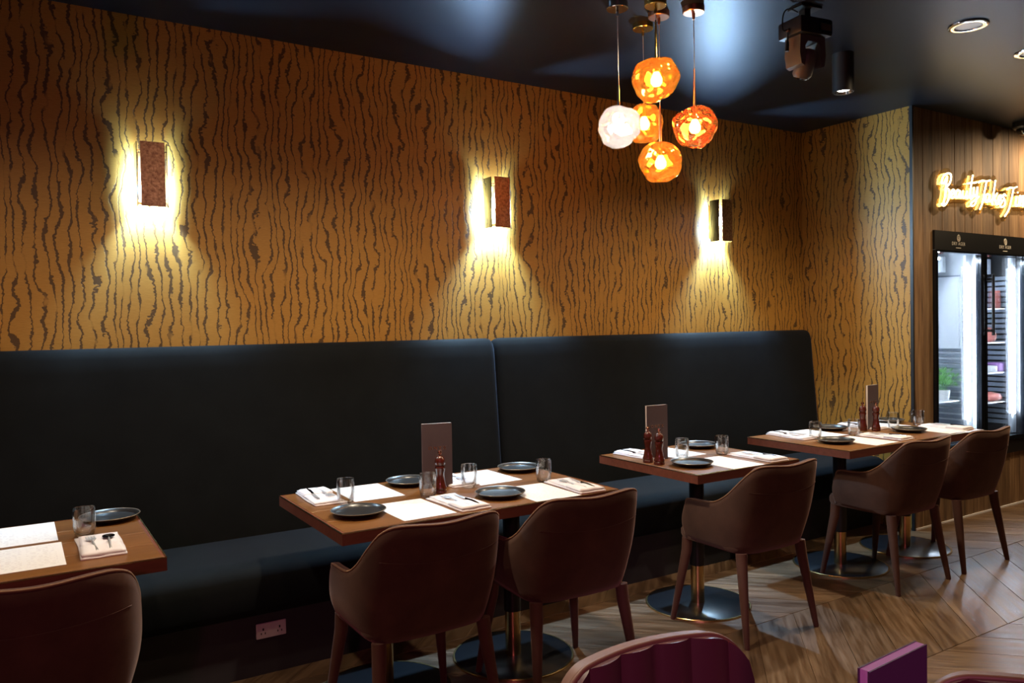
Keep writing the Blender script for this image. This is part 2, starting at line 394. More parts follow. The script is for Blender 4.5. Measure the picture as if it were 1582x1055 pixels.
# ------------------------------------------------------------------ tables
def table(label, cx, x0, x1, y0, y1, cols, group='restaurant tables along the bench'):
    t = thing('dining_table', label, 'table', (cx, (y0+y1)/2, 0), 0, group)
    a, b, c, d = x0-cx, x1-cx, -(y1-y0)/2, (y1-y0)/2
    e = .012; n = 4; hgt = .75
    for i in range(n):
        p0 = c+e+(d-c-2*e)*i/n; p1 = c+e+(d-c-2*e)*(i+1)/n
        obj('plank', B(a+e, b-e, p0+.0006, p1-.0006, hgt-.036, hgt, bev=.0008, seg=1), M['tabletop'], t)
    fr = bmesh.new()
    box(fr, a, b, c, c+e, hgt-.042, hgt-.0015); box(fr, a, b, d-e, d, hgt-.042, hgt-.0015); box(fr, a, a+e, c+e, d-e, hgt-.042, hgt-.0015); box(fr, b-e, b, c+e, d-e, hgt-.042, hgt-.0015)
    box(fr, a+e, b-e, c+e, d-e, hgt-.042, hgt-.0365)
    obj('edge_band', fr, M['edge'], t)
    g = bmesh.new(); q = .0035
    for (u0, u1, v0, v1) in ((a-.0005, b+.0005, c-.0005, c+q), (a-.0005, b+.0005, d-q, d+.0005), (a-.0005, a+q, c, d), (b-q, b+.0005, c, d)): box(g, u0, u1, v0, v1, hgt-.003, hgt+.0004)
    obj('brass_trim', g, M['brass'], t)
    for cxx in cols:
        o = (cxx-cx, 0, 0)
        obj('column', L([(0, .20), (.037, .20), (.037, .706), (0, .706)], 28, o), M['black'], t, True)
        obj('mounting_plate', B(o[0]-.12, o[0]+.12, -.12, .12, .700, .708), M['black'], t)
        obj('brass_sleeve', L([(0, .008), (.034, .008), (.034, .205), (0, .205)], 28, o), M['brass'], t, True)
        obj('base_disc', L([(0, 0), (.255, 0), (.255, .006), (.252, .008), (0, .009)], 64, o), M['disc'], t, True)
        obj('base_rim', L([(.255, 0), (.264, 0), (.264, .006), (.262, .008), (.255, .008)], 64, o), M['brass'], t, True)
    return t
table('wooden table with brass edging cut off by the left edge of the picture', -.22, -.82, .382, 2.60, 3.335, (-.52, .05))
table('long wooden table with brass edging between the two nearest full armchairs and bench', 1.517, .917, 2.117, 2.54, 3.28, (1.215, 1.815))
table('small square wooden table in the middle with a single armchair', 2.939, 2.589, 3.289, 2.56, 3.265, (2.935,))
table('left of the two wooden tables pushed together by the wallpapered corner', 4.020, 3.686, 4.353, 2.555, 3.235, (4.08,))
table('right of the two wooden tables pushed together, nearest the display fridge', 4.689, 4.355, 5.023, 2.555, 3.235, (4.73,))

# ------------------------------------------------------------------ armchairs
def make_chair():
    r = thing('armchair', '', 'chair')
    top = [(-.243, .140, .575), (-.256, .112, .608), (-.262, .03, .614), (-.264, -.06, .624), (-.260, -.13, .662), (-.250, -.19, .720), (-.226, -.243, .778), (-.185, -.270, .800), (-.12, -.284, .800), (-.05, -.290, .794), (0, -.291, .792)]
    bot = [(-.228, .150, .415), (-.228, .11, .412), (-.228, .03, .408), (-.227, -.05, .405), (-.222, -.11, .402), (-.208, -.155, .40), (-.178, -.182, .40), (-.135, -.194, .40), (-.09, -.199, .40), (-.04, -.201, .40), (0, -.202, .40)]
    mir = lambda P: P+[(-x, y, z) for x, y, z in P[-2::-1]]
    TT, BB = catmull(mir(top), 3), catmull(mir(bot), 3); m = len(TT); nv = 9
    nrm = []
    for i in range(m):
        t = TT[min(i+1, m-1)]-TT[max(i-1, 0)]; nrm.append(Vector((-t.y, t.x, 0)).normalized())   # points inward
    def P(i, v, th):
        p = BB[i].lerp(TT[i], v); bul = .016*math.sin(PI*v)
        return p + nrm[i]*(th-bul)
    bm = bmesh.new(); thk = .034
    O = [[bm.verts.new(P(i, k/nv, 0)) for k in range(nv)]+[bm.verts.new(TT[i]+Vector((0, 0, -.008)))] for i in range(m)]
    TP = [bm.verts.new(TT[i]+nrm[i]*(thk*.28)+Vector((0, 0, .003))) for i in range(m)]
    TQ = [bm.verts.new(TT[i]+nrm[i]*(thk*.75)+Vector((0, 0, .001))) for i in range(m)]
    I = [[bm.verts.new(P(i, k/nv, thk)) for k in range(nv)]+[bm.verts.new(TT[i]+nrm[i]*thk+Vector((0, 0, -.012)))] for i in range(m)]
    cols = [O[i]+[TP[i], TQ[i]]+I[i][::-1] for i in range(m)]; n = len(cols[0])
    for a, b in zip(cols, cols[1:]):
        for k in range(n): bm.faces.new((a[k], b[k], b[(k+1) % n], a[(k+1) % n]))
    # rounded arm fronts
    for c, dy in ((cols[0], 1), (cols[-1], 1)):
        cen = sum((v.co for v in c), Vector())/n
        ring = [bm.verts.new(v.co.lerp(cen, .35)+Vector((0, .010, 0))) for v in c]
        for k in range(n): bm.faces.new((c[k], c[(k+1) % n], ring[(k+1) % n], ring[k]))
        h_ = n//2
        for k in range(h_-1):
            bm.faces.new((ring[k], ring[k+1], ring[n-2-k], ring[n-1-k])) if k+1 < n-2-k else None
    o = obj('backrest', bm, M['chair'], r, 'all')
    obj('piping', T([TT[i]+nrm[i]*.004+Vector((0, 0, -.001)) for i in range(m)], .0042, n=6), M['piping'], r, 'all')
    # stitched seam across the outer back
    pts = []
    for i in range(m):
        if abs(TT[i].x) < .235 and TT[i].y < -.15:
            v = (.690-BB[i].z)/(TT[i].z-BB[i].z) - .05*(1-(TT[i].x/.235)**2)
            pts.append(P(i, min(v, .97), -.0004))
    obj('back_seam', T(pts, .0012, n=5), M['chair'], r, 'all')
    # seat cushion
    bm = bmesh.new(); secs = []
    for z, f in ((.398, .90), (.404, .97), (.420, 1.0), (.442, 1.0), (.456, .97), (.462, .90)):
        ring = []
        for k in range(40):
            a = 2*PI*k/40; ca, sa = math.cos(a), math.sin(a); e = .32
            ring.append((f*.232*math.copysign(abs(ca)**e, ca), .018+f*.205*math.copysign(abs(sa)**e, sa), z))
        secs.append(ring)
    obj('seat', extr(bm, secs), M['chair'], r, True)
    for sx in (-1, 1):
        obj('leg', T([(sx*.200, -.165, .402), (sx*.203, -.172, .34), (sx*.236, -.225, .004), (sx*.236, -.225, 0)], [.025, .0245, .0125, .011], n=14), M['chairleg'], r, True)
        obj('leg', T([(sx*.198, .170, .404), (sx*.200, .174, .34), (sx*.245, .226, .004), (sx*.245, .226, 0)], [.025, .0245, .0125, .011], n=14), M['chairleg'], r, True)
    return r
AC = Proto(make_chair())
for x, y, rz, lab in ((.035, 2.625, 0, 'brown velvet armchair cut off by the left edge of the picture'),
                      (1.19, 2.595, 1, 'brown velvet armchair left of the pair at the long table'),
                      (1.835, 2.605, -2, 'brown velvet armchair right of the pair at the long table'),
                      (2.925, 2.600, 0, 'brown velvet armchair alone at the small square middle table'),
                      (4.09, 2.62, 0, 'brown velvet armchair left of the pair at the far joined tables'),
                      (4.72, 2.62, 0, 'brown velvet armchair nearest the display fridge, partly behind its twin')):
    AC.put((x, y, 0), math.radians(rz), lab, 'chair', 'brown velvet armchairs')

# ------------------------------------------------------------------ place settings
def make_plate():
    r = thing('side_plate', '', 'plate')
    obj('dish', L([(0, .003), (.055, .003), (.060, 0), (.066, 0), (.070, .004), (.092, .012), (.1005, .020), (.099, .0215), (.092, .0185), (.086, .0105), (.075, .0085), (0, .0082)], 48), M['plate'], r, True)
    obj('rim', L([(.1003, .0195), (.1022, .0206), (.1012, .0222), (.0988, .0214)], 48), M['platerim'], r, True)
    return r
def make_glass():
    r = thing('water_glass', '', 'glass')
    bm = L([(0, .0), (.024, 0), (.029, .004), (.0325, .016), (.0345, .040), (.0350, .065), (.0335, .0955), (.0326, .0965), (.0318, .0955), (.0333, .065), (.0328, .040), (.0300, .020), (.0245, .013), (0, .011)], 32)
    obj('tumbler', bm, M['glass'], r, True)
    obj('rim', L([(.0318, .0955), (.0336, .0955), (.0333, .0975), (.0321, .0975)], 32), M['glass'], r, True)
    return r
def make_napkin():
    r = thing('folded_napkin', '', 'napkin')
    def layer(w_, l_, z0, z1, seed, dx=0, dy=0):
        bm = bmesh.new(); secs = []; nx, ny = 10, 14
        top = []; bot = []
        for j in range(ny+1):
            for i in range(nx+1):
                x = (i/nx-.5)*w_+dx; y = (j/ny-.5)*l_+dy
                e = min(1, min(i, nx-i)/1.2, min(j, ny-j)/1.2); h = z1-(z1-z0)*.45*(1-e)
                h += .0035*mnoise.noise(Vector((x*22+seed, y*16, seed)))
                sh = .004*mnoise.noise(Vector((y*9, seed, 0)))
                top.append(bm.verts.new((x+sh, y, max(h, z0+.001)))); bot.append(bm.verts.new((x+sh, y, z0)))
        W = nx+1
        for j in range(ny):
            for i in range(nx):
                a = j*W+i; bm.faces.new((top[a], top[a+1], top[a+W+1], top[a+W])); bm.faces.new((bot[a+W], bot[a+W+1], bot[a+1], bot[a]))
        for i in range(nx):
            bm.faces.new((bot[i], bot[i+1], top[i+1], top[i])); k = ny*W+i; bm.faces.new((top[k], top[k+1], bot[k+1], bot[k]))
        for j in range(ny):
            a = j*W; bm.faces.new((top[a], top[a+W], bot[a+W], bot[a])); k = a+nx; bm.faces.new((bot[k], bot[k+W], top[k+W], top[k]))
        return bm
    obj('lower_fold', layer(.128, .285, 0, .010, 1.3), M['napkin'], r, 'all')
    obj('upper_fold', layer(.120, .110, .0085, .0215, 5.7, -.002, -.083), M['napkin'], r, 'all')
    obj('middle_fold', layer(.116, .262, .0075, .0135, 2.2, .003, .004), M['napkin'], r, 'all')
    return r
def make_mat():
    return obj('paper_placemat', B(-.106, .106, -.150, .150, 0, .0012), M['placemat'])
def make_fork():
    r = thing('fork', '', 'cutlery')
    obj('handle', T(catmull([(0, -.10, .0022), (0, -.05, .003), (0, 0, .0042), (0, .04, .006)], 4), [.0052]*5+[.0042]*4+[.003]*4, n=8), M['steel'], r, 'all')
    bm = prism(bmesh.new(), [(-.004, .038), (.004, .038), (.014, .055), (.014, .066), (-.014, .066), (-.014, .055)], 2, .0045, .0065)
    for k in range(4):
        x = -.0120+k*.008; box(bm, x-.0020, x+.0020, .065, .098, .0045, .0063)
    obj('tines', bm, M['steel'], r)
    return r
def make_knife():
    r = thing('table_knife', '', 'cutlery')
    obj('handle', T([(0, -.11, .003), (0, -.06, .0045), (0, .0, .004)], [.004, .0062, .0045], n=8), M['darksteel'], r, True)
    obj('blade', prism(bmesh.new(), [(-.004, 0), (.006, 0), (.0085, .05), (.006, .09), (-.001, .105), (-.004, .09)], 2, .003, .0046), M['steel'], r)
    return r
def make_spoon():
    r = thing('spoon', '', 'cutlery')
    obj('handle', T(catmull([(0, -.10, .0022), (0, -.04, .003), (0, .02, .005), (0, .045, .0055)], 4), [.005]*5+[.004]*4+[.0028]*4, n=8), M['steel'], r, 'all')
    bm = bmesh.new(); R = []
    for k in range(7):
        f = 1-k/6
        R.append([(.0190*f*math.cos(2*PI*i/20), .066+.025*f*math.sin(2*PI*i/20), .0062-.004*(1-f*f)) for i in range(20)] if f > 0 else None)
    rings = [[bm.verts.new(p) for p in q] for q in R[:-1]]; c = bm.verts.new((0, .066, .0022))
    for a, b in zip(rings, rings[1:]):
        for i in range(20): bm.faces.new((a[i], a[(i+1) % 20], b[(i+1) % 20], b[i]))
    for i in range(20): bm.faces.new((rings[-1][i], rings[-1][(i+1) % 20], c))
    o = obj('bowl', bm, M['darksteel'], r, 'all'); md = o.modifiers.new('thickness', 'SOLIDIFY'); md.thickness = .0008  # dark steel colour stands for the bowl's black reflection
    return r
def make_mill():
    r = thing('pepper_mill', '', 'mill')
    obj('body', L([(0, 0), (.025, 0), (.0262, .003), (.0262, .010), (.0242, .013), (.0262, .017), (.0262, .024), (.0235, .030), (.0195, .048), (.0165, .070), (.0170, .085), (.0200, .098), (.0212, .106), (.0195, .112), (.0150, .1145), (0, .1145)], 28), M['mill'], r, True)
    obj('head', L([(0, .1145), (.0175, .1145), (.0215, .120), (.0220, .130), (.0195, .142), (.0130, .152), (.006, .155), (0, .155)], 28), M['mill'], r, True)
    obj('knob', L([(0, .154), (.0045, .154), (.0045, .160), (.0085, .164), (.0090, .170), (.0060, .176), (0, .1775)], 20), M['millknob'], r, True)
    return r
def make_menu(card, lettering=True, name='menu_stand', hgt=.275, wd=.13, pages='menupage'):
    r = thing(name, '', 'menu')
    obj('front_cover', B(-wd/2, wd/2, -.0075, -.0055, 0, hgt), card, r)
    obj('back_cover', B(-wd/2, wd/2, .0055, .0075, 0, hgt), card, r)
    obj('pages', B(-wd/2+.002, wd/2-.001, -.0055, .0055, .0, hgt-.0005), M[pages], r)
    if lettering: text('lettering', 'ONYX', .021, M['foil'], r, (0, -.0078, hgt*.615), (PI/2, 0, 0), .0003, 1.55)
    return r
K = dict(plate=Proto(make_plate()), glass=Proto(make_glass()), napkin=Proto(make_napkin()), mat=Proto(make_mat()), fork=Proto(make_fork()), knife=Proto(make_knife()),
         spoon=Proto(make_spoon()), mill=Proto(make_mill()), menu=Proto(make_menu(M['menu'])))
NAMES = dict(plate='dark charcoal side plate', glass='clear stemless water glass', napkin='white folded cloth napkin', mat='white paper placemat', fork='steel fork on napkin', knife='steel knife on napkin',
             spoon='dark mirror spoon on napkin', mill='turned mahogany pepper mill', menu='tall brown menu lettered in copper')
CATS = dict(plate='plate', glass='glass', napkin='napkin', mat='placemat', fork='fork', knife='knife', spoon='spoon', mill='pepper mill', menu='menu')
GRP = dict(plate='side plates on the tables', glass='water glasses on the tables', napkin='folded napkins on the tables', mat='paper placemats on the tables', fork='forks on the napkins', knife='knives on the napkins', mill='pepper mills on the tables', menu='menus standing on the tables')
TZ = .7504
def put(kind, x, y, rz, where, z=TZ, what=None):
    return K[kind].put((x, y, z), math.radians(rz), (what or NAMES[kind])+' '+where, CATS[kind], GRP.get(kind))
def setting(side, where, plate=None, mat_=None, nap=None, glass=None, rot=0, cut=('fork', 'knife')):
    base = 0 if side == 'n' else 180
    if mat_: put('mat', *mat_, base+rot, where)
    if plate: put('plate', *plate, 0, where)
    if nap:
        put('napkin', *nap, base+rot*2, where)
        a = math.radians(base+rot*2+3); c, s = math.cos(a), math.sin(a)
        for kind, dx, dy, q in ((cut[0], -.022, -.018, 2), (cut[1], .024, -.016, -3)):
            put(kind, nap[0]+c*dx-s*dy, nap[1]+s*dx+c*dy, base+rot*2+q, where, TZ+.0150)
    if glass: put('glass', *glass, 0, where)
t1, t2, t3, t4, t5 = 'table cut off at left', 'the long two-armchair table', 'small middle table', 'joined far tables', 'joined far tables'
setting('n', 'on chair side of '+t1, None, (.013, 2.838), (.222, 2.845), (.190, 3.030), cut=('fork', 'spoon'))
setting('f', 'on bench side of '+t1, (.285, 3.232), (.006, 3.170))
setting('n', 'on chair side, left end of '+t2, (1.062, 2.765), (1.262, 2.722), (1.447, 2.705), (1.405, 2.885), 1)
setting('n', 'on chair side, right end of '+t2, (1.648, 2.722), (1.818, 2.692), (1.998, 2.692), (1.957, 2.862), -2)
setting('f', 'on bench side, left end of '+t2, (1.455, 3.170), (1.238, 3.118), (1.040, 3.125), (1.092, 2.975), -1)
setting('f', 'on bench side, right end of '+t2, (2.015, 3.152), (1.795, 3.100), (1.625, 3.110), (1.635, 2.955), 1)
setting('n', 'on chair side of '+t3, (2.748, 2.755), (2.935, 2.712), (3.160, 2.710), (3.098, 2.890), -1)
setting('f', 'on bench side of '+t3, (3.180, 3.135), (2.930, 3.090), (2.735, 3.105), (2.870, 2.945), 2)
setting('n', 'on chair side, left end of '+t4, (3.885, 2.780), (4.065, 2.732), (4.275, 2.735), (4.205, 2.885), 1)
setting('n', 'on chair side, fridge end of '+t4, (4.610, 2.790), (4.800, 2.735), (5.000-.06, 2.745), (4.925, 2.918), 0)
setting('f', 'on bench side, left end of '+t4, (4.325, 3.130), (4.105, 3.075), (3.890, 3.080), (3.935, 2.950), -2)
setting('f', 'on bench side, fridge end of '+t4, (4.925, 3.125), (4.755, 3.075), (4.575, 3.080), (4.690, 2.940), 1)
put('mill', 1.482, 2.925, 0, 'in front of the menu on '+t2)
put('mill', 2.640, 2.865, 0, 'nearest the corner of '+t3); put('mill', 2.640, 2.945, 20, 'left of the menu on '+t3)
put('mill', 4.485, 2.925, 0, 'right of the menu on '+t4); put('mill', 4.440, 2.985, 30, 'left behind the menu on '+t4)
put('menu', 1.522, 3.030, -14, 'standing on '+t2); put('menu', 2.725, 2.975, -4, 'standing on '+t3); put('menu', 4.560, 3.000, 6, 'standing on '+t4)

# ------------------------------------------------------------------ wall sconces
def make_sconce():
    r = thing('wall_sconce', '', 'lamp')
    W, D, h = .064, .128, .285            # half width, depth, height; local origin: wall centre, lower edge
    t = .003
    obj('front_plate', B(-.050, .050, -D, -D+t, 0, h, bev=.0008, seg=1), M['hammered'], r)
    for s in (-1, 1):
        obj('side_plate', B(s*W-(t if s > 0 else 0), s*W+(t if s < 0 else 0), -D+.016, -.026, 0, h, bev=.0008, seg=1), M['darksteel'], r)
    obj('back_plate', B(-.045, .045, -.010, 0, .03, h-.03, bev=.001), M['brass'], r)
    g = bmesh.new()
    for z in (.03, h-.03):
        box(g, -W+.002, W-.002, -.068, -.060, z-.003, z+.003); box(g, -.004, .004, -D+.002, -.008, z-.003, z+.003)
    obj('bracket', g, M['brass'], r)
    obj('baffled_holder', L([(0, .168), (.042, .168), (.044, .172), (.016, .178), (.016, .200), (.006, .206), (0, .206)], 20, (0, -.064, 0)), M['white'], r, True)  # wide flange added to block most of the upward light
    obj('bulb', L([(0, .112), (.010, .115), (.017, .126), (.018, .139), (.014, .156), (.011, .169), (0, .169)], 20, (0, -.064, 0)), M['sconcebulb'], r, True)
    return r
SC = Proto(make_sconce())
for x, lab in ((.545, 'copper-fronted wall sconce at left, lit, above the long bench'), (2.362, 'copper-fronted wall sconce in the middle of the wall, lit'), (4.175, 'copper-fronted wall sconce nearest the corner, behind the pendants, lit')):
    o = SC.put((x, YW, 1.992), 0, lab, 'wall lamp', 'wall sconces')
    for dz, pw in ((.098, 125),): point('sconce_light', (x, YW-.064, 1.992+dz), pw, COOL, .026, o)
    point('sconce_light', (x, YW-.060, 1.992+.232), 2.2, COOL, .012, o)

# ------------------------------------------------------------------ pendants
def pendant(lab, cx, cy, gz, r, gm, canm, blb, seed, power, lcol, sq=1.0):
    p = thing('pendant_lamp', lab, 'pendant lamp', (cx, cy, gz), 0, 'cluster of blown glass pendants')
    bm = bmesh.new(); bmesh.ops.create_icosphere(bm, subdivisions=5, radius=1)
    for v in bm.verts:
        d = v.co.normalized(); k = 1+.17*mnoise.noise(d*1.15+Vector((seed, seed*.7, 0)))+.05*mnoise.noise(d*2.6+Vector((0, seed, 3)))
        v.co = Vector((d.x*r*k, d.y*r*k, d.z*r*k*.97*sq))
    obj('glass_globe', bm, gm, p, 'all')
    obj('bulb', L([(0, -.030), (.016, -.026), (.026, -.012), (.026, .004), (.018, .022), (.012, .034), (0, .036)], 20), blb, p, True)
    top = H-gz
    obj('tube', T([(0, 0, .03), (0, 0, r*.9), (0, 0, r+.05), (0, 0, r+.165)], [.009, .008, .0062, .004], n=12), canm, p, True)
    obj('cord', T([(0, 0, r+.16), (.001, 0, (r+top)/2), (0, 0, top-.03)], .0021, n=6), M['steel'], p, True)
    obj('cord_grip', L([(0, top-.055), (.006, top-.055), (.0075, top-.022), (0, top-.022)], 14), canm, p, True)
    obj('canopy', L([(0, top-.026), (.046, top-.026), (.049, top-.023), (.049, top), (0, top)], 36), canm, p, True)
    point('pendant_light', (cx, cy, gz-.0), power, lcol, .030, p)
pendant('clear silver glass pendant globe, white-lit, leftmost of the cluster', 2.322, 2.754, 2.318, .094, M['globe_clear'], M['chrome'], M['bulbwhite'], 1.7, 9, (1, .90, .78))
pendant('amber glass pendant globe behind the clear silver one', 2.585, 2.880, 2.391, .094, M['globe_gold'], M['gold'], M['bulb'], 5.1, 8, WARM)
pendant('gold glass pendant globe hanging highest in the cluster', 2.448, 2.643, 2.516, .099, M['globe_gold'], M['gold'], M['bulb'], 9.4, 8, WARM)
pendant('copper-gold glass pendant globe hanging lowest in the cluster', 2.550, 2.732, 2.175, .097, M['globe_gold'], M['copper'], M['bulb'], 14.2, 8, WARM)
pendant('copper mirrored glass pendant globe, rightmost of the cluster', 2.650, 2.612, 2.325, .099, M['globe_copper'], M['copper'], M['bulb'], 3.3, 8, WARM)

# ------------------------------------------------------------------ ceiling fixtures
def cyl_spot(x, y, lab, power, h=.205, angle=152):
    r = thing('ceiling_spotlight', lab, 'spotlight', (x, y, H))
    obj('housing', L([(0, -.03), (.050, -.03), (.050, -h), (.056, -h), (.056, 0), (0, 0)], 36), M['rubber'], r, True)
    obj('reflector', L([(.049, -h+.001), (.038, -h+.022), (.024, -h+.024)], 32), M['chrome'], r, True)
    obj('lens', L([(0, -h+.012), (.030, -h+.012), (.034, -h+.018), (0, -h+.020)], 28), M['downled'], r, True)
    spot('spot_light', (x, y, H-h-.004), (x, y, 0), power, (1, .83, .62), angle, .85, .035, r)
cyl_spot(3.815, 2.665, 'black cylinder ceiling spotlight, lit, right of the moving head', 120)
cyl_spot(1.40, 2.58, 'added out-of-view black cylinder ceiling spotlight above the long two-armchair table', 120)  # fitting added out of view to light the long table and wall
cyl_spot(.05, 2.665, 'added out-of-view black cylinder ceiling spotlight above the table cut off at left', 60)  # another added fitting, unseen, for light on the left table
def downlight(x, y, lab, power, tgt=None, angle=110, col=(1, .74, .45)):
    r = thing('recessed_downlight', lab, 'downlight', (x, y, H), 0, 'recessed ceiling downlights')
    obj('trim_ring', L([(.060, -.001), (.062, -.008), (.080, -.010), (.088, -.007), (.090, 0), (.060, 0)], 40), M['chrome'], r, True)
    obj('diffuser', L([(0, -.003), (.058, -.003), (.060, -.001), (0, -.0005)], 32), M['frost'], r, True)
    if power: spot('downlight_lamp', (x, y, H-.012), tgt or (x, y, 0), power, col, angle, .5, .04, r)
downlight(3.985, 2.095, 'round recessed ceiling downlight right of the moving head', 18, (3.985, 3.0, 0), 125)
downlight(4.70, 2.13, 'round recessed ceiling downlight cut by the right picture edge', 75, (4.9, 2.6, 0), 110)
downlight(.92, 2.09, 'round recessed ceiling downlight over the chairs at the long table', 22, (.92, 3.0, 0), 125)
downlight(2.45, 2.09, 'round recessed ceiling downlight over the chair at the middle table', 18, (2.45, 3.0, 0), 125)
downlight(-.75, 2.09, 'round recessed ceiling downlight left of the picture', 12, (-.75, 2.9, 0), 125)

downlight(6.95, 2.45, 'round recessed ceiling downlight in front of the board wall right of the picture', 170, (6.6, 3.0, 1.2), 140)
# moving-head stage light
mh_scale = .86
mh = thing('moving_head_light', 'black and grey moving-head stage light hanging under the ceiling', 'stage light', (3.10, 2.36, H), math.radians(-8)); mh.scale = (mh_scale,)*3
obj('ceiling_bracket', box(B(-.02, .02, -.02, .02, -.10, 0), -.07, .07, -.05, .05, -.012, 0), M['black'], mh)
obj('base', B(-.110, .110, -.085, .085, -.165, -.075, bev=.012), M['rubber'], mh, True)
obj('display', B(.025, .095, -.088, -.084, -.140, -.105), M['copper'], mh); obj('control_panel', B(.012, .105, -.0865, -.0845, -.150, -.085), M['darksteel'], mh)
yk = [(-.085, -.165), (-.090, -.26), (-.080, -.315), (-.058, -.325), (-.050, -.29), (-.052, -.22), (-.035, -.195), (.035, -.195), (.052, -.22), (.050, -.29), (.058, -.325), (.080, -.315), (.090, -.26), (.085, -.165)]
obj('yoke', prism(bmesh.new(), yk, 1, -.055, .055), M['greymetal'], mh, True)
hd = bmesh.new(); lathe(hd, [(0, -.078), (.040, -.078), (.050, -.062), (.050, .020), (.046, .048), (.030, .070), (0, .074)], 28)
bmesh.ops.rotate(hd, verts=hd.verts, cent=(0, 0, 0), matrix=Matrix.Rotation(math.radians(24), 3, 'X')); bmesh.ops.translate(hd, verts=hd.verts, vec=(0, 0, -.290))
obj('lamp_head', hd, M['greymetal'], mh, True)
ln = bmesh.new(); lathe(ln, [(0, -.088), (.030, -.086), (.037, -.078), (0, -.078)], 24)
bmesh.ops.rotate(ln, verts=ln.verts, cent=(0, 0, 0), matrix=Matrix.Rotation(math.radians(24), 3, 'X')); bmesh.ops.translate(ln, verts=ln.verts, vec=(0, 0, -.290))
obj('lens', ln, M['black_gloss'], mh, True)
obj('cable', T(catmull([(-.10, .0, -.12), (-.15, 0, -.14), (-.155, 0, -.09), (-.14, 0, -.04), (-.10, 0, -.02), (-.05, 0, -.03)], 6), .0035, n=8), M['black'], mh, True)
obj('plug', T([(-.118, 0, -.14), (-.120, 0, -.19), (-.122, 0, -.20), (-.126, 0, -.245)], [.003, .004, .009, .010], n=10), M['black'], mh, True)
obj('connector', T([(-.108, 0, -.135), (-.124, 0, -.137)], .008, n=10), M['copper'], mh, True)
# dome camera
dc = thing('dome_camera', 'black dome security camera on the ceiling above the neon sign', 'camera', (6.33, 2.93, H))
obj('housing', L([(0, 0), (.075, 0), (.075, -.035), (.066, -.046), (.050, -.048), (0, -.048)], 36), M['rubber'], dc, True)
obj('dome', L([(.050, -.048), (.048, -.066), (.038, -.082), (.020, -.092), (0, -.095)], 32), M['black_gloss'], dc, True)

# ------------------------------------------------------------------ neon sign
YN = YP-.035
def np_(cx, cy):                              # strokes traced off the wall, crop pixel -> wall plane
    q = at(1400+cx/5.555, 230+cy/5.555, 1, YN); return (q.x, YN, q.z)
strokes = [
 [(322, 300), (345, 250), (350, 240), (342, 330), (330, 420), (318, 478)],
 [(306, 300), (312, 250), (340, 215), (375, 212), (386, 245), (370, 300), (335, 340), (362, 345), (372, 390), (355, 450), (325, 488), (305, 470)],
 [(382, 402), (408, 380), (412, 355), (396, 352), (384, 385), (392, 420), (412, 412), (428, 385)],
 [(460, 362), (440, 352), (426, 385), (430, 418), (448, 410), (464, 362), (460, 412), (474, 416), (486, 390)],
 [(488, 358), (484, 405), (496, 422), (514, 400), (522, 360), (518, 412), (534, 418), (546, 380)],
 [(572, 225), (558, 310), (548, 400), (556, 428), (570, 412), (580, 370)], [(528, 296), (602, 288)],
 [(582, 330), (580, 390), (592, 405), (604, 380), (612, 325), (606, 420), (590, 475), (566, 490), (556, 470), (600, 430), (624, 410)],
 [(622, 290), (650, 272), (690, 276), (722, 270)], [(690, 276), (672, 370), (655, 460), (632, 518)],
 [(712, 395), (694, 388), (682, 420), (686, 455), (702, 446), (718, 396), (714, 448), (728, 450), (738, 430)],
 [(766, 270), (752, 370), (738, 475)], [(782, 380), (756, 420), (748, 424), (764, 440), (776, 478), (790, 470)],
 [(790, 452), (812, 430), (814, 402), (800, 402), (790, 435), (798, 474), (816, 466), (830, 440)],
 [(856, 402), (840, 388), (832, 410), (846, 440), (846, 478), (824, 500), (806, 490)],
 [(864, 350), (892, 332), (922, 336), (950, 326)], [(922, 336), (904, 430), (880, 520), (846, 578)],
 [(948, 410), (940, 460), (944, 490), (956, 480)], [(956, 372), (958, 376)],
 [(964, 490), (974, 412), (980, 404), (984, 440), (976, 492)], [(980, 440), (1000, 404), (1008, 420), (1000, 494)], [(1004, 440), (1026, 406), (1036, 424), (1030, 480), (1042, 496), (1056, 470)],
 [(1060, 470), (1086, 446), (1086, 416), (1070, 416), (1058, 455), (1068, 494), (1090, 486), (1106, 460)]]
ns = thing('neon_sign', 'glowing warm white neon script sign on the board wall above the fridge', 'neon sign', (6.1, YN, 2.3))
ns.location = (0, 0, 0)
allpts = []
for st in strokes:
    pts = catmull([np_(*p) for p in st], 5); allpts += pts
    obj('neon_letter', T(pts, .0052, n=8), M['neon'], ns, 'all')
# clear acrylic backing cut around the lettering (marching squares on the distance to the strokes)
A = np.array([(p.x, p.z) for p in allpts]); h_ = .010; r_ = .038
gx = np.arange(A[:, 0].min()-.06, A[:, 0].max()+.06, h_); gz = np.arange(A[:, 1].min()-.06, A[:, 1].max()+.06, h_)
D = np.full((len(gx), len(gz)), 9.)
for a in A: D = np.minimum(D, np.hypot(gx[:, None]-a[0], gz[None, :]-a[1]))
bm = bmesh.new(); cache = {}
def V(kx, kz, t='c', k2=None):
    key = (kx, kz, t)
    if key not in cache:
        if t == 'c': cache[key] = bm.verts.new((gx[kx], 0, gz[kz]))
        else:
            i2, j2 = k2; f = (r_-D[kx, kz])/(D[i2, j2]-D[kx, kz])
            cache[key] = bm.verts.new((gx[kx]+f*(gx[i2]-gx[kx]), 0, gz[kz]+f*(gz[j2]-gz[kz])))
    return cache[key]
def edgev(a, b):
    lo, hi = (a, b) if a < b else (b, a)
    return V(lo[0], lo[1], 'h' if lo[1] == hi[1] else 'v', hi)
